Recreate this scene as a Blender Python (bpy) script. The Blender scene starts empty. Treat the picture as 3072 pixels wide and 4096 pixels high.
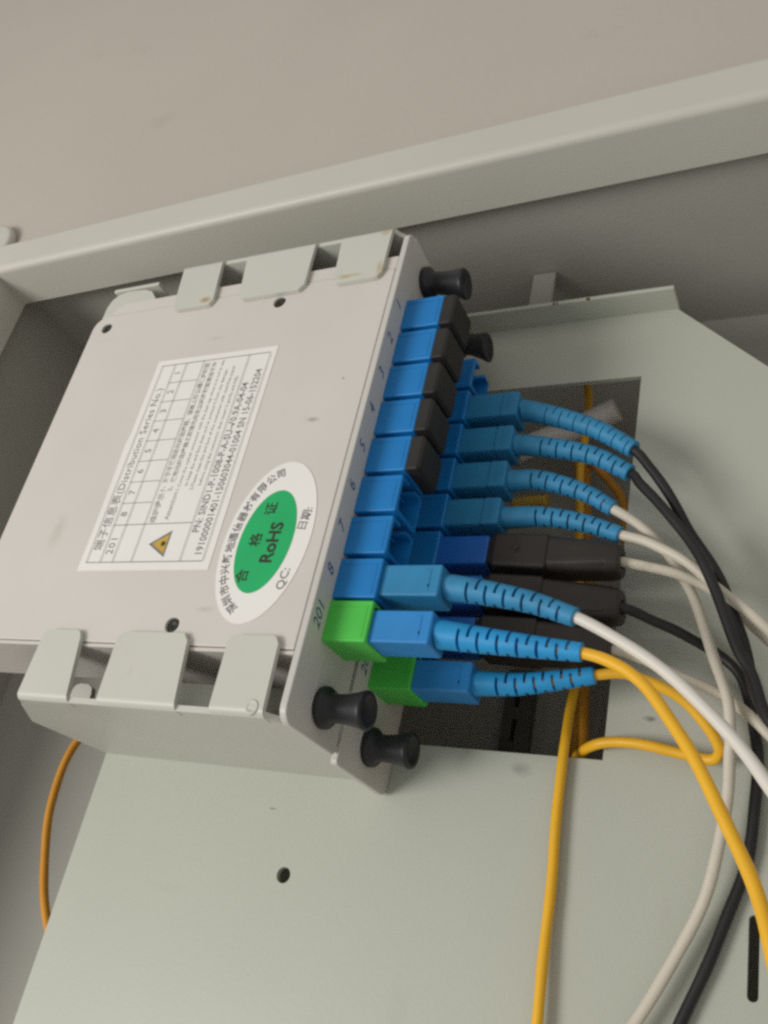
import bpy, bmesh, math, random
from mathutils import Vector, Matrix

S = 0.001                      # model coordinates are millimetres
sc = bpy.context.scene
COL = sc.collection
random.seed(4)

def W(p):                      # model axes: x right along the panel, y down, z out of the cabinet
    return Vector((p[0] * S, -p[2] * S, -p[1] * S))

# ------------------------------------------------------------------ camera
cd = bpy.data.cameras.new('camera')
cam = bpy.data.objects.new('camera', cd)
COL.objects.link(cam)
cd.sensor_fit = 'VERTICAL'
cd.sensor_height = 36.0
cd.lens = 36.0 * 3838.98 / 4096.0
cd.clip_start = 0.005
cd.clip_end = 50.0
R = ((0.88773538, -0.20424405, -0.41256547), (-0.03460625, 0.86404819, -0.50221821), (-0.45905153, -0.46011421, -0.75997803))
def D(v): return Vector((v[0], -v[2], -v[1]))
rx, dn, fw = D(R[0]), D(R[1]), D(R[2])
m = Matrix.Identity(4)
for i in range(3):
    m[i][0] = rx[i]; m[i][1] = -dn[i]; m[i][2] = -fw[i]
m.translation = W((99.698, 152.010, 146.957))
cam.matrix_world = m
sc.camera = cam

# ------------------------------------------------------------------ light of the room
wd = bpy.data.worlds.new('World')
sc.world = wd
wd.use_nodes = True
bg = wd.node_tree.nodes['Background']
bg.inputs[0].default_value = (1.0, 0.975, 0.93, 1)
bg.inputs[1].default_value = 0.47

def area(name, loc, target, size, power, col):
    l = bpy.data.lights.new(name, 'AREA')
    l.shape = 'DISK'; l.size = size; l.energy = power; l.color = col
    o = bpy.data.objects.new(name, l); COL.objects.link(o)
    o.location = W(loc)
    o.rotation_euler = (W(target) - W(loc)).to_track_quat('-Z', 'Y').to_euler()
    return o
area('room_lamp', (-460, 350, 590), (-30, 40, 0), 0.36, 4.1, (1.0, 0.985, 0.945))

sc.view_settings.view_transform = 'Standard'
sc.view_settings.look = 'None'
sc.view_settings.exposure = 0.0
sc.view_settings.gamma = 1.0
sc.render.engine = 'CYCLES'
sc.cycles.use_denoising = False
sc.cycles.filter_width = 2.7
sc.cycles.max_bounces = 8

# ------------------------------------------------------------------ materials
def mat(name, col, rough=0.5, var=0.06, nscale=60.0, bump=0.0, bscale=1500.0, spec=0.4, dirt=None, dscale=25.0, dlo=0.60, dhi=0.74):
    mt = bpy.data.materials.new(name)
    mt.use_nodes = True
    nt = mt.node_tree; N = nt.nodes; L = nt.links
    b = N['Principled BSDF']
    b.inputs['Roughness'].default_value = rough
    b.inputs['Specular IOR Level'].default_value = spec
    tc = N.new('ShaderNodeTexCoord')
    no = N.new('ShaderNodeTexNoise'); no.inputs['Scale'].default_value = nscale; no.inputs['Detail'].default_value = 5
    L.new(tc.outputs['Object'], no.inputs['Vector'])
    rp = N.new('ShaderNodeValToRGB')
    rp.color_ramp.elements[0].position = 0.3; rp.color_ramp.elements[1].position = 0.7
    rp.color_ramp.elements[0].color = [max(0, c * (1 - var)) for c in col] + [1]
    rp.color_ramp.elements[1].color = [min(1, c * (1 + var)) for c in col] + [1]
    L.new(no.outputs['Fac'], rp.inputs['Fac'])
    out = rp.outputs['Color']
    if dirt:
        n2 = N.new('ShaderNodeTexNoise'); n2.inputs['Scale'].default_value = dscale; n2.inputs['Detail'].default_value = 8; n2.inputs['Roughness'].default_value = 0.7
        L.new(tc.outputs['Object'], n2.inputs['Vector'])
        r2 = N.new('ShaderNodeValToRGB')
        r2.color_ramp.elements[0].position = dlo; r2.color_ramp.elements[1].position = dhi
        r2.color_ramp.elements[0].color = (0, 0, 0, 1); r2.color_ramp.elements[1].color = (0.6, 0.6, 0.6, 1)
        L.new(n2.outputs['Fac'], r2.inputs['Fac'])
        mx = N.new('ShaderNodeMixRGB'); mx.inputs[2].default_value = (*dirt, 1)
        L.new(r2.outputs['Color'], mx.inputs[0]); L.new(out, mx.inputs[1])
        out = mx.outputs[0]
    L.new(out, b.inputs['Base Color'])
    if bump:
        n3 = N.new('ShaderNodeTexNoise'); n3.inputs['Scale'].default_value = bscale; n3.inputs['Detail'].default_value = 3
        L.new(tc.outputs['Object'], n3.inputs['Vector'])
        bp = N.new('ShaderNodeBump'); bp.inputs['Strength'].default_value = bump; bp.inputs['Distance'].default_value = 0.0003
        L.new(n3.outputs['Fac'], bp.inputs['Height']); L.new(bp.outputs['Normal'], b.inputs['Normal'])
    return mt

M = {}
M['plastic'] = mat('grey_plastic', (0.60, 0.566, 0.522), 0.5, 0.025, 40, 0.12, 1800, dirt=(0.40, 0.37, 0.32), dscale=45, dlo=0.66, dhi=0.82)
M['plate'] = mat('grey_plate_plastic', (0.56, 0.54, 0.50), 0.42, 0.03, 40, 0.10, 1800)
M['paint'] = mat('green_grey_paint', (0.45, 0.462, 0.395), 0.42, 0.03, 18, 0.09, 900, dirt=(0.36, 0.35, 0.29), dscale=38, dlo=0.68, dhi=0.82)
M['tab'] = mat('bracket_paint', (0.545, 0.548, 0.487), 0.42, 0.03, 30, 0.09, 900, dirt=(0.50, 0.42, 0.24), dscale=70, dlo=0.66, dhi=0.76)
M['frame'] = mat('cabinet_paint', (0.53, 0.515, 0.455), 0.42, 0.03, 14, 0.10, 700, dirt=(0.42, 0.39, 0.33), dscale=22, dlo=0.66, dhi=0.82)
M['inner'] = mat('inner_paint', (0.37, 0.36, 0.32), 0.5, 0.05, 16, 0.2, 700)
M['wall'] = mat('wall_plaster', (0.475, 0.43, 0.38), 0.85, 0.035, 9, 0.35, 450, 0.2, dirt=(0.33, 0.29, 0.25), dscale=30, dlo=0.62, dhi=0.85)
M['paper'] = mat('white_paper', (0.77, 0.75, 0.71), 0.55, 0.02, 80)
M['gloss'] = mat('white_sticker', (0.79, 0.77, 0.73), 0.4, 0.015, 60)
M['ink'] = mat('dark_ink', (0.20, 0.195, 0.185), 0.6, 0.2, 900)
M['ink3'] = mat('green_lettering', (0.02, 0.035, 0.015), 0.6, 0.2, 900)
M['ink2'] = mat('pale_ink', (0.36, 0.35, 0.33), 0.6, 0.2, 900)
M['blueink'] = mat('blue_ink', (0.05, 0.10, 0.26), 0.6, 0.2, 900)
M['tealink'] = mat('teal_ink', (0.03, 0.12, 0.20), 0.6, 0.2, 900)
M['stgreen'] = mat('green_print', (0.012, 0.40, 0.125), 0.45, 0.06, 120)
M['yelprint'] = mat('yellow_print', (0.52, 0.34, 0.05), 0.5, 0.1, 300)
M['blue'] = mat('blue_plastic', (0.008, 0.19, 0.52), 0.40, 0.06, 120, 0.06, 2500)
M['green'] = mat('green_plastic', (0.075, 0.52, 0.07), 0.40, 0.06, 120, 0.06, 2500)
M['teal'] = mat('teal_blue_plastic', (0.028, 0.215, 0.42), 0.42, 0.08, 200, 0.08, 2500)
M['sky'] = mat('sky_blue_plastic', (0.025, 0.225, 0.56), 0.42, 0.06, 200, 0.08, 2500)
M['tealboot'] = mat('teal_blue_rubber', (0.033, 0.235, 0.44), 0.55, 0.10, 250, 0.12, 2500)
M['skyboot'] = mat('sky_blue_rubber', (0.015, 0.27, 0.58), 0.5, 0.08, 250, 0.12, 2500)
M['navy'] = mat('navy_blue_plastic', (0.014, 0.125, 0.47), 0.4, 0.08, 200)
M['black'] = mat('black_plastic', (0.024, 0.019, 0.016), 0.42, 0.2, 200, 0.1, 2000)
M['cap'] = mat('black_cap_rubber', (0.022, 0.020, 0.018), 0.6, 0.2, 150, 0.1, 2000)
M['knob'] = mat('black_knob_plastic', (0.018, 0.018, 0.021), 0.45, 0.2, 150)
M['hole'] = mat('dark_screw', (0.022, 0.02, 0.018), 0.5, 0.2, 300)
M['yellow'] = mat('yellow_jacket', (0.80, 0.43, 0.018), 0.42, 0.05, 120, 0.05, 2500, dirt=(0.5, 0.25, 0.02), dscale=160, dlo=0.66, dhi=0.75)
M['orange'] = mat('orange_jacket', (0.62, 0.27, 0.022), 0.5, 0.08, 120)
M['white'] = mat('white_jacket', (0.70, 0.66, 0.60), 0.42, 0.03, 120)
M['cream'] = mat('cream_jacket', (0.62, 0.565, 0.47), 0.45, 0.05, 120, dirt=(0.42, 0.36, 0.27), dscale=120)
M['blackcable'] = mat('black_jacket', (0.018, 0.016, 0.017), 0.45, 0.2, 120)
M['ivory'] = mat('ivory_plastic', (0.74, 0.70, 0.64), 0.5, 0.04, 60)
M['strip'] = mat('dark_strip', (0.10, 0.092, 0.08), 0.6, 0.15, 200)
M['rust'] = mat('rust_spot', (0.20, 0.10, 0.04), 0.8, 0.3, 900)

def add_spots(mt, spots):
    """stains of fixed place and shape: (x, y, z in model mm relative to the part's base, radius, colour, strength)"""
    nt = mt.node_tree; N = nt.nodes; L = nt.links; b = N['Principled BSDF']
    tc = N.new('ShaderNodeTexCoord')
    no = N.new('ShaderNodeTexNoise'); no.inputs['Scale'].default_value = 420; no.inputs['Detail'].default_value = 6; no.inputs['Roughness'].default_value = .7
    L.new(tc.outputs['Object'], no.inputs['Vector'])
    for p, sq, r, col, st in spots:
        src = b.inputs['Base Color'].links[0].from_socket
        mp = N.new('ShaderNodeMapping'); mp.vector_type = 'TEXTURE'; mp.inputs['Location'].default_value = W(p); mp.inputs['Scale'].default_value = (sq[0], sq[2], sq[1])
        L.new(tc.outputs['Object'], mp.inputs['Vector'])
        ln = N.new('ShaderNodeVectorMath'); ln.operation = 'LENGTH'; L.new(mp.outputs[0], ln.inputs[0])
        mr = N.new('ShaderNodeMapRange'); mr.inputs[1].default_value = r * S; mr.inputs[2].default_value = 0; mr.inputs[3].default_value = -0.45; mr.inputs[4].default_value = 0.55; mr.clamp = False
        L.new(ln.outputs['Value'], mr.inputs[0])
        ad = N.new('ShaderNodeMath'); ad.operation = 'ADD'; L.new(mr.outputs[0], ad.inputs[0]); L.new(no.outputs['Fac'], ad.inputs[1])
        cr = N.new('ShaderNodeMapRange'); cr.inputs[1].default_value = .55; cr.inputs[2].default_value = 1.0; cr.inputs[3].default_value = 0; cr.inputs[4].default_value = st
        L.new(ad.outputs[0], cr.inputs[0])
        mx = N.new('ShaderNodeMixRGB'); mx.inputs[2].default_value = (*col, 1)
        L.new(cr.outputs[0], mx.inputs[0]); L.new(src, mx.inputs[1]); L.new(mx.outputs[0], b.inputs['Base Color'])

add_spots(M['paint'], [((30.2, -200.4, 0), (1.3, .8, 1), 4.5, (.22, .21, .17), .55), ((56.3, -213.2, 0), (1.6, .6, 1), 2.6, (.10, .095, .08), .8), ((-28.4, -185.9, 0), (2, .5, 1), 1.4, (.12, .12, .1), .8),
                       ((12, -150, 0), (1, 2.6, 1), 7, (.40, .40, .34), .3), ((-52, -165, 0), (2.4, .5, 1), 6, (.40, .40, .34), .3), ((62, -176, 0), (.6, 1.6, 1), 5, (.38, .37, .31), .3), ((-21, -172, 0), (1, 1, 1), 3.2, (.30, .29, .24), .5)])
add_spots(M['plastic'], [((35, -7, 21.2), (1.6, .6, 1), 2.8, (.24, .22, .19), .6), ((40.2, -18, 21.2), (1, 1, 1), .8, (.25, .2, .15), .9), ((-2, -36, 21.2), (2, .4, 1), 4, (.46, .43, .38), .5), ((-30, 20, 21.2), (1, 2.5, 1), 5, (.47, .44, .39), .6), ((22, 40, 21.2), (2.2, .5, 1), 3, (.45, .42, .37), .6)])
add_spots(M['tab'], [((-17.4, -110.0, 48.2), (1.7, .8, 2), 3.0, (.36, .22, .08), .9), ((26.5, -110.0, 48.2), (2.8, .5, 2), 3.4, (.42, .33, .14), .9), ((34.6, -111, 48.2), (.7, 2.4, 2), 2.8, (.42, .33, .14), .8), ((33.5, -123, 48), (1.6, 1, 2), 2.8, (.40, .33, .16), .7),
                     ((34.6, -1.5, 47), (1, 1, 1), 1.8, (.45, .42, .30), .8), ((-28, 1, 46), (2.2, .5, 1.5), 2.2, (.36, .34, .27), .7), ((-16, -15, 48.2), (1.8, .5, 2), 2.0, (.42, .38, .27), .7)])

# ------------------------------------------------------------------ geometry helpers
BASE = {}                      # model-space base point of every object

class G:                       # a pile of shapes that becomes ONE mesh
    def __init__(self): self.v = []; self.f = []; self.sm = []
    def add(self, vs, fs, smooth=False):
        n = len(self.v); self.v += [tuple(p) for p in vs]
        self.f += [tuple(i + n for i in f) for f in fs]; self.sm += [smooth] * len(fs); return self
    def box(self, x0, x1, y0, y1, z0, z1, bev=0.0, seg=2):
        bm = bmesh.new()
        bmesh.ops.create_cube(bm, size=1.0)
        for v in bm.verts:
            v.co = Vector((x0 + (v.co.x + .5) * (x1 - x0), y0 + (v.co.y + .5) * (y1 - y0), z0 + (v.co.z + .5) * (z1 - z0)))
        if bev: bmesh.ops.bevel(bm, geom=bm.edges[:], offset=bev, segments=seg, profile=.5, affect='EDGES')
        bm.verts.index_update()
        self.add([v.co[:] for v in bm.verts], [[v.index for v in f.verts] for f in bm.faces]); bm.free(); return self
    def rings(self, rings, cap0=True, cap1=True, smooth=False):
        k = len(rings[0]); vs = [p for r in rings for p in r]; fs = []
        for a in range(len(rings) - 1):
            for j in range(k):
                fs.append((a * k + j, a * k + (j + 1) % k, (a + 1) * k + (j + 1) % k, (a + 1) * k + j))
        self.add(vs, fs, smooth)
        if cap0: self.add(rings[0], [tuple(range(k))[::-1]])
        if cap1: self.add(rings[-1], [tuple(range(k))])
        return self
    def loft(self, secs, n=4, **kw):      # (x, y centre, z centre, half y, half z, corner radius)
        return self.rings([rrect(*s, n=n) for s in secs], **kw)
    def lathe(self, c, prof, axis='x', seg=40, smooth=True):   # prof: (offset along axis, radius)
        rs = []
        for t, r in prof:
            ring = []
            for j in range(seg):
                a = 2 * math.pi * j / seg; u, w = r * math.cos(a), r * math.sin(a)
                ring.append({'x': (c[0] + t, c[1] + u, c[2] + w), 'y': (c[0] + u, c[1] + t, c[2] + w), 'z': (c[0] + u, c[1] + w, c[2] + t)}[axis])
            rs.append(ring)
        return self.rings(rs, smooth=smooth)
    def tube(self, pts, rad, step=1.2, seg=18, wob=0.0):
        ps = resample(pts, step); fr = frames(ps); n = len(ps); rs = []; ph = [random.uniform(0, 6.28) for _ in range(4)]
        for i, p in enumerate(ps):
            r = rad(i / (n - 1)) if callable(rad) else rad
            t, u, w = fr[i]; e = min(1, i / 8)
            p = p + (u * math.sin(i * .23 + ph[0]) + w * math.sin(i * .31 + ph[1])) * (.09 * e); r *= 1 + .018 * e * math.sin(i * .61 + ph[2])
            rs.append([tuple(p + (u * math.cos(2 * math.pi * j / seg) + w * math.sin(2 * math.pi * j / seg)) * r) for j in range(seg)])
        return self.rings(rs, smooth=True)
    def sheet(self, outer, holes, d0, d1, axis='z', bev=0.0):
        """flat sheet with holes: outlines in the two other axes, thickness d0..d1 along axis"""
        cu = bpy.data.curves.new('tmp', 'CURVE'); cu.dimensions = '2D'; cu.fill_mode = 'BOTH'
        for poly in [outer] + holes:
            s = cu.splines.new('POLY'); s.points.add(len(poly) - 1); s.use_cyclic_u = True
            for q, (a, b) in zip(s.points, poly): q.co = (a, b, 0, 1)
        cu.extrude = abs(d1 - d0) / 2 - bev
        if bev: cu.bevel_depth = bev; cu.bevel_resolution = 1; cu.offset = -bev
        o = bpy.data.objects.new('tmp', cu); COL.objects.link(o)
        dg = bpy.context.evaluated_depsgraph_get(); me = bpy.data.meshes.new_from_object(o.evaluated_get(dg))
        mid = (d0 + d1) / 2
        mp = {'z': lambda c: (c.x, c.y, c.z + mid), 'x': lambda c: (c.z + mid, c.x, c.y), 'y': lambda c: (c.x, c.z + mid, c.y)}[axis]
        bm = bmesh.new(); bm.from_mesh(me); bmesh.ops.remove_doubles(bm, verts=bm.verts[:], dist=1e-4); bm.verts.index_update()
        self.add([mp(v.co) for v in bm.verts], [[v.index for v in f.verts] for f in bm.faces])
        bm.free(); bpy.data.objects.remove(o); bpy.data.meshes.remove(me); bpy.data.curves.remove(cu)
        return self
    def text(self, body, at, right, up, size, align='LEFT', bold=0.0, shear=0.0, res=2, space=1.0, sx=1.0):
        cu = bpy.data.curves.new('tmp', 'FONT'); cu.body = body; cu.size = size; cu.align_x = align; cu.align_y = 'CENTER'
        cu.offset = bold; cu.shear = shear; cu.resolution_u = res; cu.space_character = space
        o = bpy.data.objects.new('tmp', cu); COL.objects.link(o)
        dg = bpy.context.evaluated_depsgraph_get(); me = bpy.data.meshes.new_from_object(o.evaluated_get(dg))
        r, u, a = Vector(right), Vector(up), Vector(at)
        self.add([tuple(a + r * v.co.x * sx + u * v.co.y) for v in me.vertices], [tuple(p.vertices) for p in me.polygons])
        bpy.data.objects.remove(o); bpy.data.meshes.remove(me); bpy.data.curves.remove(cu)
        return self
    def mesh(self, name, base, flat=False):
        bm = bmesh.new(); b = W(base)
        vs = [bm.verts.new(W(p) - b) for p in self.v]
        for f, s in zip(self.f, self.sm):
            try: bm.faces.new([vs[i] for i in f]).smooth = s
            except ValueError: pass
        bmesh.ops.remove_doubles(bm, verts=bm.verts[:], dist=2e-7)
        if not flat: bmesh.ops.recalc_face_normals(bm, faces=bm.faces[:])
        me = bpy.data.meshes.new(name); bm.to_mesh(me); bm.free()
        return me

def rrect(x, cy, cz, hy, hz, r, n=4):
    out = []
    for qy, qz, a0 in ((1, 1, 0), (-1, 1, 90), (-1, -1, 180), (1, -1, 270)):
        for i in range(n + 1):
            a = math.radians(a0 + 90 * i / n)
            out.append((x, cy + qy * (hy - r) + r * math.cos(a), cz + qz * (hz - r) + r * math.sin(a)))
    return out
def rpoly(x0, x1, y0, y1, r, n=5):       # rounded rectangle outline, r for all or per corner (x1y1, x0y1, x0y0, x1y0)
    rr = r if isinstance(r, (tuple, list)) else (r,) * 4; out = []
    for (cx, cy, sx, sy, a0), q in zip(((x1, y1, -1, -1, 0), (x0, y1, 1, -1, 90), (x0, y0, 1, 1, 180), (x1, y0, -1, 1, 270)), rr):
        if q == 0: out.append((cx, cy)); continue
        for i in range(n + 1):
            a = math.radians(a0 + 90 * i / n); out.append((cx + sx * q + q * math.cos(a), cy + sy * q + q * math.sin(a)))
    return out
def circ(cx, cy, r, n=24): return [(cx + r * math.cos(2 * math.pi * i / n), cy + r * math.sin(2 * math.pi * i / n)) for i in range(n)]
def resample(pts, step):
    P = [Vector(p) for p in pts]
    P = [P[0] * 2 - P[1]] + P + [P[-1] * 2 - P[-2]]; fine = []
    for i in range(1, len(P) - 2):        # centripetal-ish Catmull-Rom
        a, b, c, d = P[i - 1:i + 3]
        for k in range(24):
            t = k / 24
            fine.append(0.5 * ((2 * b) + (c - a) * t + (2 * a - 5 * b + 4 * c - d) * t * t + (3 * b - a - 3 * c + d) * t ** 3))
    fine.append(P[-2])
    for _ in range(14):                   # relax small kinks
        fine = [fine[0]] + [(fine[i - 1] + fine[i] * 2 + fine[i + 1]) / 4 for i in range(1, len(fine) - 1)] + [fine[-1]]
    L = [0.0]
    for a, b in zip(fine, fine[1:]): L.append(L[-1] + (b - a).length)
    n = max(2, int(L[-1] / step)); out = []; j = 0
    for i in range(n + 1):
        s = L[-1] * i / n
        while j < len(L) - 2 and L[j + 1] < s: j += 1
        t = (s - L[j]) / max(1e-9, L[j + 1] - L[j]); out.append(fine[j].lerp(fine[j + 1], min(1, t)))
    return out
def frames(ps):
    T = [(ps[min(i + 1, len(ps) - 1)] - ps[max(i - 1, 0)]).normalized() for i in range(len(ps))]
    u = Vector((0, 0, 1)); out = []
    for t in T:
        u = (u - t * u.dot(t)).normalized(); out.append((t, u, t.cross(u)))
    return out

def tag(o, label=None, cat=None, group=None, kind=None):
    for k, v in (('label', label), ('category', cat), ('group', group), ('kind', kind)):
        if v: o[k] = v
    return o
def thing(name, base, label, cat, group=None, kind=None):
    o = bpy.data.objects.new(name, None); COL.objects.link(o)
    o.location = W(base); o.empty_display_size = 0.005; BASE[o.name] = tuple(base)
    return tag(o, label, cat, group, kind)
def part(name, g, mt, parent=None, me=None, at=None, label=None, flat=False):
    """link a shape as one object; at = base point in model space (defaults to the parent's)"""
    pb = BASE[parent.name] if parent else (0, 0, 0)
    b = at if at is not None else pb
    if me is None: me = g.mesh(name, b, flat)
    if not me.materials: me.materials.append(mt if not isinstance(mt, str) else M[mt])
    o = bpy.data.objects.new(name, me); COL.objects.link(o); BASE[o.name] = tuple(b)
    if parent: o.parent = parent
    o.location = W(b) - W(pb)
    if label: o['label'] = label
    return o
def boolean_cut(me, cutter):
    a = bpy.data.objects.new('tmp', me); b = bpy.data.objects.new('tmp2', cutter)
    COL.objects.link(a); COL.objects.link(b)
    md = a.modifiers.new('b', 'BOOLEAN'); md.object = b; md.operation = 'DIFFERENCE'; md.solver = 'EXACT'
    for x in (me, cutter): x.transform(Matrix.Scale(1000, 4))     # cut at a size the solver likes
    dg = bpy.context.evaluated_depsgraph_get(); r = bpy.data.meshes.new_from_object(a.evaluated_get(dg))
    bpy.data.objects.remove(a); bpy.data.objects.remove(b)
    r.transform(Matrix.Scale(.001, 4))
    return r

# ------------------------------------------------------------------ setting: plaster wall and recessed steel cabinet
g = G(); g.sheet([(-900, -1100), (900, -1100), (900, 900), (-900, 900)], [rpoly(-171, 240, -45.0, 380, 3)], -14, -7.0)
tag(part('wall', g, 'wall'), kind='structure')

cab = thing('cabinet', (-165, 380, -80), 'grey painted steel cabinet recessed in the wall, with a folded rim along its top', 'cabinet')
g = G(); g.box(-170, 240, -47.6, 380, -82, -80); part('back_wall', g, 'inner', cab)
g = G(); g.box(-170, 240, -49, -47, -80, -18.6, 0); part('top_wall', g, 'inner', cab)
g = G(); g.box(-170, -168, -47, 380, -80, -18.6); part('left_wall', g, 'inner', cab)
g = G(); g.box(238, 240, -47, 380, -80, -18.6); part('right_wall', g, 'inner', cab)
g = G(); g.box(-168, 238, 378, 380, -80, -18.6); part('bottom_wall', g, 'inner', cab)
def rail(prof, axis, a, b, prof2=None):               # folded rim of painted sheet, profile in two axes, swept
    g = G(); rs = []
    for t, pf in ((a, prof), (b, prof2 or prof)):
        rs.append([(t, p, q) if axis == 'x' else (p, t, q) for p, q in pf])
    return g.rings(rs, smooth=False)
def rim(yo, yi, s=1):                     # outer edge, inner edge (y or x), rounded fold at the front
    out = [(yo, -9.0)]
    out += [(yo + s * 0.8, -3.4), (yo + s * 1.8, -3.0)]
    for i in range(9):
        a = math.radians(90 * i / 8); r = 2.2
        out.append((yi - s * r + s * r * math.sin(a), -3.0 - r + r * math.cos(a)))
    out += [(yi, -19.4), (yi - s * 1.2, -19.4), (yi - s * 1.5, -9.0)]
    return out
part('top_rail', rail(rim(-52.2, -39.1), 'x', -172, 240, rim(-59.6, -45.9)), 'frame', cab)   # the rail is a little wider towards the right
part('left_stile', rail(rim(-172.6, -162.5), 'y', -40.0, 380), 'frame', cab)
g = G(); g.lathe((-173, -54.6, -7), [(0, 9.4), (2.2, 9.4), (3.0, 9.0), (3.3, 8.0), (3.3, .05)], 'z', 48)
part('corner_plate', g, 'frame', cab)
g = G(); g.box(11.8, 18.6, -46.8, -18, -51.6, -50.2, 0.4)
part('hanger_strap', g, 'inner', cab)
g = G()
g.sheet([(-113.5, -18), (-113.5, -24), (-112.6, -27), (-110.5, -28.9), (-107, -29.8), (-100, -29.2), (-97, -28), (-94.5, -25), (-93, -18)], [], -15.5, -14.0)
g.box(-114.2, -96, -32.3, -31.0, -20, -14.5, 0.3)
g.box(-114, -96, -31.0, -18, -21.5, -20.2, 0.2)
part('cable_clamp', g, 'tab', cab)
g = G(); g.sheet(rpoly(12.8, 20.2, 66, 130, 0.5), [rpoly(15.4, 16.9, 70 + 9 * k, 76 + 9 * k, 0.7) for k in range(6)], -79.6, -76.5)
part('slotted_strip', g, 'strip', cab)

# ------------------------------------------------------------------ mounting panel
ZP = -47.0
pan = thing('mounting_panel', (0, 300, ZP), 'pale green-grey steel mounting panel with a square cutout, chamfered corner and lipped top edge', 'panel')
outer = [(-83.6, -23.5), (54.9, -23.5), (56.2, -22.2), (79.5, 0.6), (128, 48), (128, 300), (-83.6, 300)]
hole = [(-8, -2.6), (47.3, -2.6), (47.3, 96.2), (-8, 96.2)]
g = G(); g.sheet(outer, [hole, circ(-21.2, 128.1, 1.75, 20), rpoly(76.3, 78.2, 121.8, 136, 0.9)], ZP - 1.4, ZP)
part('sheet', g, 'paint', pan)
g = G(); g.box(-83.6, 55.4, -24.7, -23.52, ZP - 1.4, -39.2, 0.35); part('flange', g, 'paint', pan)
g = G()
for (x, z, r) in ((24, -39.3, .32), (24.9, -39.25, .22), (33.5, -39.3, .32), (33.0, -39.2, .2)): g.lathe((x, -23.6, z), [(-0.5, r), (0.06, r)], 'y', 10)
part('rust_mark', g, 'rust', pan)
# small stub on the chamfer above the slot etc. are left plain

# ------------------------------------------------------------------ cassette holder
brk = thing('cassette_holder', (-40, 106, ZP), 'pale green-grey sheet metal holder with folded tabs clasping the stacked cassettes', 'bracket')
wall_poly = [(-68.6, 0.3), (-69.6, -1.5), (-72, -4), (-83.3, -19), (-83.3, ZP + 0.05), (-0.5, ZP + 0.05), (-0.5, -4), (-3.6, -1), (-4.3, 0.3)]
# near wall leans slightly, like the folded sheet in the photograph
def wall_sheet(y_top, y_bot, th):
    g = G(); g.sheet(wall_poly, [], 0, th, 'y')
    g.v = [(x, y + y_top + (y_bot - y_top) * (z - 0.6) / (ZP - 0.6), z) for x, y, z in g.v]; return g
part('side_wall', wall_sheet(105.97, 104.2, 1.3), 'tab', brk)
g = wall_sheet(-18.55, -17.0, 1.3); part('side_wall', g, 'tab', brk)
def tab_mesh(x0t, x1t, x0b, x1b, ytip, yout, s, chip=False):
    """tab folded over the cover: slanted sides, rounded tip, rounded fold at the outer edge"""
    zt, th, rb = 1.25, 1.15, 1.6
    prof = [(ytip, zt)]
    for i in range(7):
        a = math.radians(90 * i / 6); prof.append((yout - s * rb + s * rb * math.sin(a), zt - rb + rb * math.cos(a)))
    prof.append((yout, -2.2))
    g = G(); nx = 14; rs = []
    for i in range(nx + 1):
        t = i / nx
        ring_t = []
        x_tip = x0t + (x1t - x0t) * t; x_out = x0b + (x1b - x0b) * t
        c = 1.7; w = abs(x1t - x0t); d = min(t, 1 - t) * w
        cut = 0 if d >= c else c - math.sqrt(max(0, c * c - (c - d) ** 2))
        for k, (y, z) in enumerate(prof):
            f = 0 if k == 0 else min(1, abs(y - ytip) / abs(yout - ytip))
            x = x_tip + (x_out - x_tip) * f
            ring_t.append((x, y + (s * cut if k == 0 else 0), z))
        inner = [(x, y - (s * th if k >= len(prof) - 4 else 0), z - (th if k < len(prof) - 1 else 0)) for k, (x, y, z) in enumerate(ring_t)]
        rs.append(ring_t + inner[::-1])
    return g.rings(rs)
for a in ((-67.8, -56.4, -68.6, -54.0), (-45.9, -27.0, -45.7, -25.2), (-16.9, -4.8, -16.7, -4.2)):
    part('tab', tab_mesh(*a, 91.0, 107.3, 1), 'tab', brk)
for a in ((-67.9, -54.8, -69.5, -56.4), (-46.3, -26.4, -48.2, -26.8), (-17.9, -4.6, -19.0, -4.6)):
    part('tab', tab_mesh(*a, -2.2, -18.6, -1), 'tab', brk)
g = G(); g.sheet([(-81.6, 95.6), (-81.6, 104.9), (-75.0, 104.9), (-75.0, 96.5), (-75.5, 94.9), (-77, 94.1), (-79.6, 94.0), (-81, 94.5)], [], -27.5, -26.0)
part('tongue', g, 'plate', brk)
g = G(); g.lathe((-6.8, 105.6, 0.6), [(-.2, 1.5), (.75, 1.5), (.85, 1.1), (0.6, .9), (0.6, .05)], 'z', 16); part('weld_spot', g, 'tab', brk)

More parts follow.
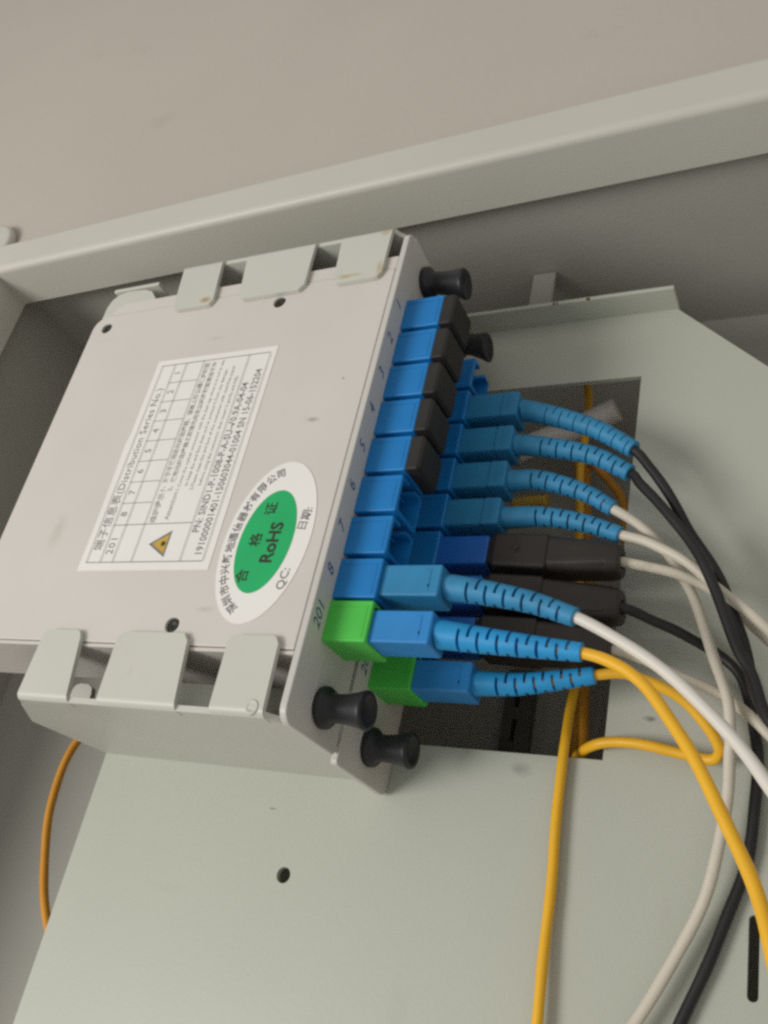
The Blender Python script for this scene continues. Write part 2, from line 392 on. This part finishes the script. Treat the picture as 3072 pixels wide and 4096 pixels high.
# ------------------------------------------------------------------ splitter cassettes
def adapter_mesh(name, base):
    g = G(); x0, x1, cy, cz, hy, hz, r = -1.0, 9.9, 4.45, -11.15, 4.45, 5.35, 0.35
    g.loft([(x0, cy, cz, hy, hz, r), (x1 - .25, cy, cz, hy, hz, r), (x1, cy, cz, hy - .2, hz - .2, r),
            (x1, cy, cz, hy - .9, hz - .9, .25), (2.2, cy, cz, hy - 1.15, hz - 1.15, .25)])
    c = G(); c.box(6.0, 11, -0.5, 1.25, -12.9, -9.4)         # keyway
    me = boolean_cut(g.mesh(name, base), c.mesh('tmp', base))
    bm = bmesh.new(); bm.from_mesh(me)
    h = G(); h.lathe((2.0, cy, cz), [(0, 2.4), (4.5, 2.4), (4.5, 1.3), (1, 1.3)], 'x', 20)
    h.box(0.9, 9.2, 1.25, 1.45, -5.9, -5.71); h.box(8.7, 8.9, 1.5, 8.0, -5.9, -5.72)      # moulded lines
    h.box(2.0, 6.5, cy - 3.0, cy - 2.5, cz - 3.6, cz + 3.6); h.box(2.0, 6.5, cy + 2.5, cy + 3.0, cz - 3.6, cz + 3.6)
    hm = h.mesh('tmp', base); bm.from_mesh(hm); bm.to_mesh(me); bm.free()
    return me
AD0 = (0, 0, 0)
ad_blue = adapter_mesh('adapter', AD0); ad_green = ad_blue.copy()
UPM, RT = (-1, 0, 0), (0, -1, 0)           # text on the cover: reads upwards, letter tops to the left

def number(txt, y, z, parent, mt):
    g = G(); g.text(txt, (0.06, y, z), (0, -1, 0), (0, 0, 1), 3.9, 'CENTER', 0.0, 0.28, 3)
    part('port_number', g, mt, parent)

def cassette(dy, dz, zbot, label, front):
    t = thing('splitter_cassette', (-48, dy + 45, dz + zbot), label, 'cassette', 'stacked splitter cassettes')
    xl = -97.0 if front else -108.0
    y0, y1 = (-5.4 + dy, 93.2 + dy) if front else (-4.5 + dy, 82 + dy)
    # body shell: side wall with a rim and notched far corner
    zt = dz - 0.9
    g = G()
    if front:
        body = [(xl + 4, y0 + 0.3), (xl + 7.0, y0 - 3.0), (xl + 9.0, y0 - 3.9), (-1.6, y0 - 3.9), (-1.6, y1 - .35), (xl - 9, y1 - .35), (xl - 10.6, y1 - 2), (xl - 10.6, y1 - 17), (xl - 9, y1 - 18.6), (xl + .4, y1 - 20), (xl + .4, y0 + 4), (xl + 1.6, y0 + 1.4)]
    else:
        body = rpoly(xl, -1.6, y0, y1, 1.5)
    g.sheet(body, [], dz + zbot + .5, zt, 'z', 0.25)
    if front: g.box(xl - 10.6, -1.65, y1 - .4, y1 + 1.0, dz + zbot + .5, dz - .95, .15); g.box(xl - 10.6, -1.65, y1 + .2, y1 + 1.02, dz - 1.2, dz - .2, .12, 1)
    if front: g.sheet([(xl + 4.6, y0 - .15), (xl + 7, y0 - 3), (xl + 9, y0 - 4.0), (-1.66, y0 - 4.0), (-1.66, y0 - .15)], [], dz - 2.0, dz - .1, 'z', .12)
    part('body', g, 'plastic', t)
    if front:
        holes = [circ(-91.6, -0.9, 1.75, 20), circ(-33.4, -0.3, 1.75, 20), circ(-33.4, 88.7, 1.75, 20)]
        g = G(); cp = rpoly(xl, -1.75, y0, y1, (0.3, .3, 4.5, 0.3), 6)
        cp = cp[:6] + [(xl - 11, y1), (xl - 11, y1 - 17), (xl - 9.4, y1 - 18.6), (xl, y1 - 20.2)] + cp[12:]
        g.sheet(cp, holes, dz - .82, dz, 'z', 0.22)
        cov = part('cover', g, 'plastic', t)
        for (x, y) in ((-91.6, -0.9), (-33.4, -0.3), (-33.4, 88.7)):
            g = G(); g.lathe((x, y, dz - .80), [(0, 1.62), (.12, 1.62), (.24, 1.35), (.25, .7), (.1, .55), (.08, .02)], 'z', 20)
            part('screw', g, 'hole', t)
        g = G(); g.box(-93.5, -86.4, 3.75, 3.9, dz - .05, dz + .05); part('mould_line', g, 'plastic', cov)
    # front plate with rounded free corners
    z0, z1 = (dz + zbot, dz) if front else (ZP + 0.1, dz - .3)
    ya, yb = -17.1 + dy, 107.4 + dy
    poly = rpoly(ya, yb, z0, z1, (3.2 if front else 1.0, 2.0, 1.0, 1.0 if front else 2.2), 6)
    g = G(); g.sheet(poly, [], -1.6, 0.0, 'x', 0.28); part('front_plate', g, 'plate', t)
    g = G(); g.box(-0.02, 0.10, 90.5 + dy, 102 + dy, dz - 8.2, dz - 7.9); part('mould_line', g, 'plate', t)
    for y, lean, ln in ((100.4 + dy * .6, 0, 1), (-11.0 + dy * .9, .24 if front else .3, 1.1 if front else .93)):
        g = G(); g.lathe((0, y, dz - 12.3), [(0, 3.9), (.35, 4.25), (1.3, 4.25), (1.8, 3.9), (2.1, 3.15), (3.0, 2.9), (4.6, 2.9), (6.4, 3.1), (8.2, 3.45), (9.4, 3.8), (10.0, 3.95), (10.4, 3.8), (10.45, 2.9), (10.1, 2.6), (10.1, .05)], 'x', 40)
        g.v = [(x * (ln if x > 2 else 1), yy + lean * max(0, x - 1.5), z) for x, yy, z in g.v]
        part('knob', g, 'knob', t)
    for k in range(9):
        gr = k == 8
        me = ad_green if gr else ad_blue
        if not me.materials: me.materials.append(M['green'] if gr else M['blue'])
        part('adapter', None, None, t, me=me, at=(0, 10.05 * k + dy - (0.5 if k == 8 else 0), dz), label='bright green port adapter' if gr else None)
    return t
c1 = cassette(0, 0, -21.2, 'light grey splitter cassette with white printed label and green oval sticker, top of the stack', True)
c2 = cassette(1.3, -22.3, -24.3, 'second grey splitter cassette, mostly hidden beneath the labelled cassette', False)
for k in range(8): number(str(k + 1), 10.05 * k + 4.3, -2.9, c1, 'blueink')
number('201', 84.6, -2.9, c1, 'tealink')
number('202', 85.6, -25.2, c2, 'tealink')

# ------------------------------------------------------------------ white printed label
g = G()
n = 14; topl = []; 
edge = [(-66.4, 14.5), (-29.1, 14.5), (-28.6, 75.8), (-66.4, 75.8), (-66.35, 62), (-66.7, 45), (-66.9, 40.5), (-66.35, 37.5), (-66.4, 30)]
g.sheet(edge, [], 0.0, 0.13, 'z'); lab = part('paper_label', g, 'paper', c1)
ZI = 0.17
def line(g, x0, y0, x1, y1, w=.16):
    dx, dy = x1 - x0, y1 - y0; L = math.hypot(dx, dy); px, py = -dy / L * w / 2, dx / L * w / 2
    g.add([(x0 + px, y0 + py, ZI), (x1 + px, y1 + py, ZI), (x1 - px, y1 - py, ZI), (x0 - px, y0 - py, ZI)], [(0, 1, 2, 3)])
IX = [-64.6, -60.4, -56.7, -51.1, -37.2, -30.9]; IY0, IY1 = 16.3, 73.7
cells = [16.3 + 5.95 * i for i in range(9)]
g = G(); gl = G()
line(g, IX[0], IY0, IX[-1], IY0, .22); line(g, IX[0], IY1, IX[-1], IY1, .22)
for i, x in enumerate(IX): line(gl, x, IY0, x, IY1, .13); line(gl, x + .45, IY0, x + .45, IY1, .08)
for y in cells[1:-1]: line(g, IX[1], y, IX[3], y, .17)
line(g, IX[1], cells[-1], IX[4], cells[-1], .2)
def t(g, s, x, y, size, **k): g.text(s, (x, y, ZI), RT, UPM, size, **k)
t(g, '端子信息表(Distribution Series No.)', -62.4, 70.6, 3.05, bold=0.0, sx=0.985, space=1.04)
for i in range(8): t(g, str(i + 1), -58.4, (cells[i] + cells[i + 1]) / 2, 2.7, align='CENTER')
t(g, '201', -58.4, 69.3, 2.9, align='CENTER', space=1.15)
t(g, 'PN: SIND1-P-1008-P-A-SU-√0.9A-04-04', -35.3, 66.6, 2.75, bold=.03, sx=0.90, space=1.02)
t(g, '191000001401-150603044-01004 SN 15-06-152204', -32.5, 72.4, 2.75, bold=.03, sx=0.865, space=1.02)
t(gl, '维护提示：', -48.9, 63.6, 2.0, bold=.03)
t(gl, 'Attention:', -45.0, 63.0, 1.9, bold=.02)
for i, s in enumerate(('1、对于不使用的光纤连接器，请盖上防尘帽保护端面', '2、使用光纤连接器之前请先用无尘纸将端面清洁干净')):
    t(gl, s, -49.4 + 2.3 * i, 55.2, 1.62, bold=.035)
for i, s in enumerate(('1.Cover the optical connector with the dust cap when it is not in use,', '   to keep the end face clean and to protect it from any damage.', '2.Please clean the end face of the connector with dust-free paper', '   before using the connector, then insert it gently and fully.')):
    t(gl, s, -44.8 + 2.0 * i, 55.2, 1.36, bold=.02, res=1)
part('printing', g, 'ink', lab, flat=True)
part('fine_print', gl, 'ink2', lab, flat=True)
def tri(g, cx, cy, r, z):                 # apex to the letter tops
    g.add([(cx - r, cy, z), (cx + r * .55, cy - r * .95, z), (cx + r * .55, cy + r * .95, z)], [(0, 1, 2)])
g = G(); tri(g, -44.0, 69.2, 3.6, ZI); part('warning_triangle', g, 'ink', lab, flat=True)
g = G(); tri(g, -43.85, 69.2, 2.6, ZI + .03); part('warning_triangle', g, 'yelprint', lab, flat=True)
g = G()
st = []
for i in range(20):
    a = 2 * math.pi * i / 20; r = .85 if i % 2 == 0 else .45; st.append((-43.35 + r * math.cos(a), 69.2 + r * math.sin(a), ZI + .06))
g.add(st, [tuple(range(20))]); line(g, -43.3, 70.4, -43.3, 68.0, .2); part('laser_symbol', g, 'ink3', lab, flat=True)

# ------------------------------------------------------------------ oval sticker
OC = (-15.75, 68.75); TH = math.radians(3.25)
def ov(a, b, ang, c=OC):                  # point on the tilted oval, a along y, b along x
    u, w = b * math.sin(ang), -a * math.cos(ang)
    return (c[0] + u * math.cos(TH) - w * math.sin(TH), c[1] + u * math.sin(TH) + w * math.cos(TH))
g = G(); g.sheet([ov(19.5, 10.9, 2 * math.pi * i / 64) for i in range(64)], [], 0.0, 0.14, 'z')
osk = part('oval_sticker', g, 'gloss', c1)
g = G(); pts = [(*ov(12.4, 6.75, 2 * math.pi * i / 56, (-15.85, 69.0)), 0.18) for i in range(56)]; g.add(pts, [tuple(range(56))])
part('green_oval', g, 'stgreen', osk, flat=True)
g = G(); ring = '深圳市中兴新地通信器材有限公司'
# characters stand on the left arc, tops outwards, reading from the lower end upwards
arc = [(-16.9, 85.2), (-19.4, 82.8), (-21.3, 80.0), (-22.5, 76.9), (-23.4, 73.6), (-23.8, 70.2), (-23.7, 66.8), (-23.5, 63.5), (-22.9, 60.3), (-22.0, 57.4), (-20.8, 54.9), (-19.4, 52.9), (-17.6, 51.0), (-15.9, 50.0)]
def spline_pts(n):
    out = []
    for i in range(n):
        f = i / (n - 1); a = math.radians(176 + (364 - 176) * f)   # from the bottom round the left side to the top
        p = ov(16.9, 8.55, a); q = ov(16.9, 8.55, a + .01)
        out.append((p, (Vector((q[0] - p[0], q[1] - p[1], 0))).normalized()))
    return out
# equal spacing along the arc
fine = [ov(16.75, 8.6, math.radians(197 + (347 - 197) * i / 200)) for i in range(201)]
cum = [0.0]
for p, q in zip(fine, fine[1:]): cum.append(cum[-1] + math.hypot(q[0] - p[0], q[1] - p[1]))
for i, ch in enumerate(ring):
    s = cum[-1] * i / (len(ring) - 1); j = min(199, max(0, next((k for k in range(len(cum) - 1) if cum[k + 1] >= s), 199)))
    p = fine[j]; d = Vector((fine[j + 1][0] - p[0], fine[j + 1][1] - p[1], 0)).normalized()
    up = Vector((d.y, -d.x, 0))           # left of the reading direction in this (y-down) plane
    g.text(ch, (p[0], p[1], 0.18), d, up, 2.45, 'CENTER', 0.05)
for s, x, y, sz, al in (('QC:', -8.9, 80.6, 2.9, 'LEFT'), ('日期:', -7.6, 66.9, 2.6, 'LEFT')):
    dr = Vector((0.09, -1, 0)).normalized(); g.text(s, (x, y, 0.18), dr, Vector((-dr.y * -1, 0, 0)) if False else Vector((dr.y, -dr.x, 0)), sz, al, 0.03)
part('printing', g, 'ink', osk, flat=True)
g = G()
for ch, x, y in (('合', -18.9, 77.4), ('格', -18.2, 68.8), ('证', -16.6, 61.2)): g.text(ch, (x, y, 0.22), RT, UPM, 3.3, 'CENTER', 0.05)
dr = Vector((0.05, -1, 0)).normalized(); g.text('RoHS', (-14.2, 74.5, 0.22), dr, Vector((dr.y, -dr.x, 0)), 4.3, 'LEFT', 0.12, 0, 3, 1.0, 0.98)
part('green_oval_lettering', g, 'ink3', osk, flat=True)

# ------------------------------------------------------------------ dust caps on five upper ports
def cap_mesh(base):
    g = G(); cy, cz = 4.45, -11.15
    g.loft([(9.95, cy, cz, 4.3, 5.25, .5), (12.5, cy, cz, 4.3, 5.25, .5), (13.1, cy, cz, 3.8, 4.8, .7), (13.25, cy, cz, 2.9, 3.9, .6)])
    return g.mesh('dust_cap', base)
cm = cap_mesh((10, 4.45, -11.15)); cm.materials.append(M['cap'])
for k in range(5):
    o = part('dust_cap', None, None, None, me=cm, at=(10, 4.45 + 10.05 * k, -11.15))
    tag(o, ('black dust cap in the topmost blue port, marked 1', 'black dust cap in the blue port marked 2, second from the top', 'black dust cap in the blue port marked 3, middle of five caps',
            'black dust cap in the blue port marked 4, second lowest of the caps', 'black dust cap in the blue port marked 5, lowest, above the open ports')[k], 'dust cap', 'black dust caps on the upper row')

# ------------------------------------------------------------------ connectors, boots, cables
def connector_body(cy, cz, ribbed):
    g = G(); hy, hz, r = 3.45, 3.8, .45
    if not ribbed:
        g.loft([(6, cy, cz, hy, hz, r), (22.5, cy, cz, hy, hz, r), (22.8, cy, cz, hy - .25, hz - .25, r)])
        for a, b, c, d in ((20.4, 20.6, -2.4, 2.4), (19.2, 20.4, -2.4, -2.2), (20.4, 20.6, 1.0, 1.6)): g.box(a, b, cy + c, cy + d, cz + hz - .1, cz + hz + .1)
        return g
    g.loft([(6, cy, cz, hy, hz, r), (18.5, cy, cz, hy, hz, r), (18.6, cy, cz, hy - .25, hz - .25, r), (18.9, cy, cz, hy - .25, hz - .25, r), (19.0, cy, cz, hy + .05, hz + .05, r),
            (22.5, cy, cz, hy + .05, hz + .05, r), (22.8, cy, cz, hy - .25, hz - .25, r)])
    for k in range(9): g.box(11.2 + .75 * k, 11.6 + .75 * k, cy + hy - .1, cy + hy + .18, cz - 3.0, cz + 3.0)
    g.box(20.6, 20.85, cy - 2.3, cy + 2.3, cz + hz - .1, cz + hz + .16)
    return g
def boot(pts, r0, r1, rc, first=5.2, w=.62):
    """tapering strain relief with staggered slots cut through to the cable"""
    ps = resample(pts, .25); n = len(ps); fr = frames(ps)
    L = [0.0]
    for a, b in zip(ps, ps[1:]): L.append(L[-1] + (b - a).length)
    T = L[-1]; pitch = 2.05; stations = {0.0, .25, T - .3, T}; slots = []
    s = first; k = 0
    while s + w < T - 1.0:
        slots.append((s, s + w, k % 2)); stations |= {s, s + .02, s + w - .02, s + w}; s += pitch * (1 - .12 * s / T); k += 1
    x = 0.0
    while x < T: stations.add(round(x, 3)); x += .5
    st = sorted(stations); seg = 44; rs = []
    def at(s):
        i = 0
        lo, hi = 0, n - 1
        while hi - lo > 1:
            md = (lo + hi) // 2
            if L[md] <= s: lo = md
            else: hi = md
        t = (s - L[lo]) / max(1e-9, L[lo + 1] - L[lo]); return ps[lo].lerp(ps[lo + 1], t), fr[lo]
    for s in st:
        p, (tg, u, v) = at(s); f = s / T
        r = r0 + (r1 - r0) * (f ** 1.0)
        if s == 0.0: r *= .93
        if s == T: r *= .95
        ins = [q for q in slots if q[0] + .01 <= s <= q[1] - .01]
        ring = []
        for j in range(seg):
            a = 2 * math.pi * j / seg; rr = r
            if ins:
                c = math.radians(48) if ins[0][2] == 0 else math.radians(138)
                dd = abs((a - c + math.pi / 2) % math.pi - math.pi / 2)
                if dd < math.radians(58): rr = min(r - .45, max(r * .45, rc - .12))
            ring.append(tuple(p + (u * math.cos(a) - v * math.sin(a)) * rr))
        rs.append(ring)
    g = G(); g.rings(rs, smooth=False); return g
RC = 1.10
def cord(label, row, k, bpts, cpts, bodym, bootm, cabm, r0, r1, rc=RC, first=5.2, w=.62, group='blue booted patch cords'):
    dy, dz = (0, 0) if row == 1 else (1.3, -22.3)
    cy, cz = 4.45 + 10.05 * k + dy, -10.7 + dz
    t = thing('patch_cord', (10, cy, cz), label, 'patch cord', group)
    cb = part('connector_body', connector_body(cy, cz, row == 2 and k < 8), bodym, t)
    bp = [(22.6, cy, cz), (24.0, cy, cz)] + bpts[1:]
    part('boot', boot(bp, r0, r1, rc, first, w), bootm, t)
    g = G(); g.tube(bp[1:] + cpts[1:], rc, 1.0); part('cable', g, cabm, t)
    return t

b201 = [(22.3, 84.5, -10.7), (32.9, 85.8, -10.7), (42.1, 86.7, -10.7), (51.5, 87.5, -10.7)]
c201 = [(51.5, 87.5, -10.7), (57.9, 89.9, -10.0), (64.0, 94.5, -9.0), (69.9, 102.3, -8.0), (74.4, 109.8, -7.0), (78.5, 117.3, -6.0), (82.0, 124.8, -5.0), (84.7, 133.1, -4.0), (86.6, 143.4, -4.0), (87.5, 165, -4), (87, 200, -6)]
b8 = [(21.2, 74.8, -10.7), (31.2, 75.8, -10.7), (40.9, 77.8, -10.7), (49.5, 80.7, -10.7)]
c8 = [(49.5, 80.7, -10.7), (56.4, 84.1, -10.5), (63.4, 88.7, -10.0), (69.9, 93.8, -9.5), (76.1, 100.1, -9.0), (81.9, 107.2, -8.0), (87.3, 115.3, -7.0), (94, 130, -6), (100, 160, -8), (101, 200, -10)]
r2_201b = [(21.4, 86.2, -33.0), (32.1, 85.9, -33.0), (39.9, 84.7, -33.0), (47.8, 83.2, -33.0)]
r2_201c = [(47.8, 83.2, -33.0), (53.1, 82.4, -33.0), (57.8, 83.4, -34.0), (63.9, 85.9, -36.0), (68.8, 90.2, -38.0), (71.1, 93.7, -40.0), (70.6, 95.1, -42.0), (68.7, 95.6, -43.0), (62.7, 94.4, -43.5), (56.2, 93.3, -43.5), (50.7, 93.1, -44.0), (46.0, 93.7, -45.0), (41.6, 94.6, -49.6), (38.5, 96.5, -56.0), (37, 101, -62), (36, 112, -66)]
r2_2b = [(20.7, 16.2, -33.0), (31.5, 18.3, -33.0), (42.1, 23.0, -33.0), (51.1, 29.3, -33.0)]
r2_2c = [(51.1, 29.3, -33.0), (54.6, 33.6, -33.2), (57.9, 38.6, -33.6), (61.0, 43.9, -34.0), (63.8, 49.3, -34.5), (66.8, 54.2, -35.5), (70.3, 60.2, -36.0), (72.8, 66.2, -36.0), (74.8, 72.5, -35.0), (76.4, 78.5, -34.0), (78.0, 85.0, -33.0), (81.2, 91.4, -32.0), (85.8, 101.6, -30.0), (94, 130, -28), (96, 200, -28)]
r2_3b = [(20.8, 26.5, -33.0), (30.4, 27.0, -33.0), (41.7, 30.1, -33.0), (50.8, 35.5, -33.0)]
r2_3c = [(50.8, 35.5, -33.0), (52.9, 38.3, -32.5), (57.3, 43.4, -32.0), (61.7, 49.4, -31.5), (65.8, 55.5, -31.0), (68.2, 59.9, -30.5), (70.5, 65.5, -30.5), (72.7, 71.9, -30.0), (75.3, 78.3, -30.0), (77.7, 82.7, -30.0), (80.0, 90.5, -29.0), (84.6, 98.5, -28.0), (92, 130, -25), (93, 200, -25)]
r2_4b = [(20.2, 35.6, -33.0), (30.5, 36.2, -33.0), (40.7, 39.9, -33.0), (47.9, 44.6, -33.0)]
r2_4c = [(47.9, 44.6, -33.0), (52.4, 47.4, -34.0), (55.3, 49.6, -35.0), (58.0, 52.0, -36.5), (61.3, 56.2, -38.5), (63.7, 60.8, -39.0), (65.5, 64.9, -39.0), (67.8, 71.1, -38.5), (70.1, 78.0, -38.0), (72.6, 85.6, -38.0), (73.2, 92.2, -39.0), (73.0, 94.5, -40.0), (72.6, 103.9, -41.0), (70.3, 117.8, -42.0), (65.4, 130.3, -43.0), (58.7, 142.9, -43.0), (55.4, 149.1, -43.0), (48, 170, -44)]
r2_5b = [(20.6, 45.4, -33.0), (31.8, 45.9, -33.0), (41.6, 47.9, -33.0), (50.0, 51.1, -33.0)]
r2_5c = [(50.0, 51.1, -33.0), (54.9, 52.5, -33.0), (58.8, 54.5, -33.0), (63.0, 57.1, -33.0), (66.3, 59.6, -33.5), (69.0, 62.3, -33.5), (72.3, 65.1, -33.5), (75.2, 67.6, -33.5), (78.6, 71.2, -33.0), (81.9, 75.0, -33.0), (90, 86, -32), (100, 110, -30), (103, 180, -30)]
r2_6c = [(50.4, 57.6, -33.0), (51.6, 57.7, -33.0), (57.1, 58.5, -34.0), (61.5, 59.4, -35.0), (65.9, 60.8, -36.5), (68.5, 62.2, -37.0), (72.0, 64.3, -38.0), (75.5, 68.2, -38.0), (79.6, 73.0, -37.0), (83.2, 77.4, -36.0), (92, 92, -36), (100, 115, -36), (102, 180, -36)]
r2_7c = [(51.5, 68.0, -33.0), (54, 68.3, -35.2), (57, 68.9, -37.6), (61.3, 69.8, -40.0), (66.2, 71.6, -43.2), (69.8, 73.4, -45.0), (73.4, 76.9, -45.4), (75.4, 82.0, -45.4), (76.7, 89.5, -45.4), (77.3, 94, -45.4), (77.1, 102.3, -45.4), (75.8, 113.3, -45.4), (73.1, 122.5, -45.4), (66.4, 140.3, -45.4), (63.2, 148.1, -45.4), (55, 170, -45.4)]
r2_8c = [(50.9, 77.5, -33.0), (53.5, 77.5, -35.0), (60.4, 79.2, -39.0), (69.9, 82.2, -42.0), (75.4, 86.2, -42.0), (80.2, 90.7, -42.0), (84.9, 95.3, -42.0), (95, 110, -42), (100, 180, -42)]

cord('white cable with teal blue ribbed boot plugged into the blue port marked 8', 1, 7, b8, c8, 'teal', 'tealboot', 'white', 2.75, 1.85)
cord('bright yellow cable with sky blue boot plugged into the front light green adapter', 1, 8, b201, c201, 'sky', 'skyboot', 'yellow', 2.95, 1.75)
cord('yellow cable looping back into the cutout, from the shaded green adapter behind the front one', 2, 8, r2_201b, r2_201c, 'sky', 'skyboot', 'yellow', 2.7, 1.8)
cord('black cable with curved blue boot, topmost boot of the rear row by the open adapter', 2, 1, r2_2b, r2_2c, 'teal', 'tealboot', 'blackcable', 2.65, 2.05, first=7.6, w=.28)
cord('black cable with slotted blue boot, second boot from the top of the rear row', 2, 2, r2_3b, r2_3c, 'teal', 'tealboot', 'blackcable', 2.6, 1.95, first=7.2, w=.46)
cord('cream cable curving down the panel, from the third blue boot of the rear row', 2, 3, r2_4b, r2_4c, 'teal', 'tealboot', 'cream', 2.6, 1.75, first=5.8, w=.5)
cord('off-white cable with blue boot, just above the uppermost navy and black connector', 2, 4, r2_5b, r2_5c, 'teal', 'tealboot', 'cream', 2.6, 1.8, first=8.2, w=.55)

def field(label, k, end, cpts, cabm):
    dy, dz = 1.3, -22.3; cy, cz = 4.45 + 10.05 * k + dy, -10.7 + dz
    t = thing('drop_cable', (10, cy, cz), label, 'cable', 'black bodied field connectors of the rear row')
    g = G(); g.loft([(6, cy, cz, 3.5, 3.85, .4), (21.3, cy, cz, 3.5, 3.85, .4), (21.6, cy, cz, 3.3, 3.6, .4)]); part('connector_body', g, 'navy', t)
    ex, ey, ez = end; sl = (ey - cy) / (ex - 22)
    yy = lambda x: cy + sl * (x - 22)
    g = G()
    g.loft([(21.0, cy, cz, 3.0, 3.3, .6), (22.0, cy, cz, 3.2, 3.4, .8), (23.6, yy(23.6), cz, 4.2, 4.3, 1.0), (35.2, yy(35.2), cz, 4.25, 4.3, 1.0), (35.6, yy(35.6), cz, 3.9, 4.0, 1.0)])
    g.lathe((28.4, yy(28.4), cz + 4.2), [(0, 1.0), (.25, 1.0), (.25, .6), (.12, .6), (.1, .02)], 'z', 18)
    body = part('clamp_housing', g, 'black', t)
    g = G()
    g.loft([(35.4, yy(35.4), cz, 3.8, 3.8, 2.0), (35.8, yy(35.8), cz, 4.25, 4.25, 2.2), (ex - 2.5, yy(ex - 2.5), cz, 3.9, 3.9, 3.0), (ex - .5, yy(ex - .5), cz, 3.7, 3.7, 3.2), (ex, yy(ex), cz, 3.4, 3.4, 3.1), (ex, yy(ex), cz, 1.6, 1.6, 1.5), (ex - 1.5, yy(ex - 1.5), cz, 1.5, 1.5, 1.4)], n=6)
    for sgn in (-1, 1): g.box(40, ex - 3, yy(ex) - .3 + sgn * 2.2, yy(ex) + .3 + sgn * 2.2, cz + 2.9, cz + 3.75, .1)
    part('tail_nut', g, 'black', t)
    g = G(); g.tube([(ex - 6, yy(ex - 6), cz), (ex - 1, yy(ex - 1), cz)] + cpts[1:], RC * .98, 1.0); part('cable', g, cabm, t)
field('cream drop cable leaving the uppermost black connector, the one with its navy end in view', 5, (51.0, 57.6, -33), r2_6c, 'cream')
field('black drop cable from the middle black connector, hugging the panel under the cream cable', 6, (52.0, 68.2, -33), r2_7c, 'blackcable')
field('cream drop cable from the lowest black connector, behind the front yellow and white cords', 7, (51.0, 77.6, -33), r2_8c, 'cream')

# ------------------------------------------------------------------ loose fibre cables behind the panel
def fibre(label, pts, mt, r=1.15):
    t = thing('fiber_cable', pts[-1], label, 'cable', 'loose orange fibre cables')
    g = G(); g.tube(pts, r, 1.2); part('jacket', g, mt, t)
vert = [(18, -40, -64), (26.9, -18.6, -62.0), (29.7, -5.5, -62.0), (30.0, 14.8, -61.0), (32.2, 35.0, -60.0), (35.1, 55.7, -57.0), (38.1, 76.3, -52.0), (38.9, 86.4, -48.3), (39.4, 92.8, -45.6), (39.4, 98.2, -45.2), (39.8, 110.7, -45.2), (40.3, 125.5, -45), (40.8, 144.9, -44.5), (41.0, 152.0, -44.5), (41.5, 175, -44.5)]
fibre('yellow-orange cable coming out of the cutout and hanging straight down the panel', vert, 'yellow', 1.08)
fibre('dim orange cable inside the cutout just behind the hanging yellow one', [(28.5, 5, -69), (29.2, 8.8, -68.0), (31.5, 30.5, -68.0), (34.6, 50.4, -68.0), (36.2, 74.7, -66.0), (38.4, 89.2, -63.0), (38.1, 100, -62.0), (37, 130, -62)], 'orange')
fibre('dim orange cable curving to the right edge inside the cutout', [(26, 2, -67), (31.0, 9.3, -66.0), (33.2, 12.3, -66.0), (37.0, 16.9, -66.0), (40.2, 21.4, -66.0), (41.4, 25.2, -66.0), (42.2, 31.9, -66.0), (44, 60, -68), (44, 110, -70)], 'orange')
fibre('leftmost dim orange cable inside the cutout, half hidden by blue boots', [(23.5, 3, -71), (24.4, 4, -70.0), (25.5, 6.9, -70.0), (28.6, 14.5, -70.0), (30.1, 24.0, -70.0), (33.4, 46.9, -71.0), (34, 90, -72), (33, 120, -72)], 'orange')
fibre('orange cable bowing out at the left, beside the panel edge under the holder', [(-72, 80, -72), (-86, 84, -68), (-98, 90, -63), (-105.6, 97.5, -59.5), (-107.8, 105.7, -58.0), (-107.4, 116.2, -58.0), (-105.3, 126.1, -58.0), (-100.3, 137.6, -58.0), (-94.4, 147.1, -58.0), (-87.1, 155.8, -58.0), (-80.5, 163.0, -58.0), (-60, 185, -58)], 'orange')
t = thing('sleeve', (18, 0, -70), 'off-white plastic sleeve lying behind the cutout, above the blue boots', 'sleeve')
g = G(); g.tube([(8, 7.0, -64), (17.0, 4.3, -63), (27.8, 1.2, -62), (34.4, -1.5, -61), (38.0, -2.9, -60.5)], 3.4, 1.2, 24); part('tube', g, 'ivory', t)

t = thing("splice_sleeve", (16, 22, -66), 'small yellowish sleeve glimpsed behind the cutout between two lower blue boots', 'sleeve')
g = G(); g.tube([(10.5, 22.6, -66), (14, 22.3, -66), (17, 22.1, -66), (20.5, 21.9, -66)], 1.9, 1.0, 20); part('tube', g, 'yelprint', t)
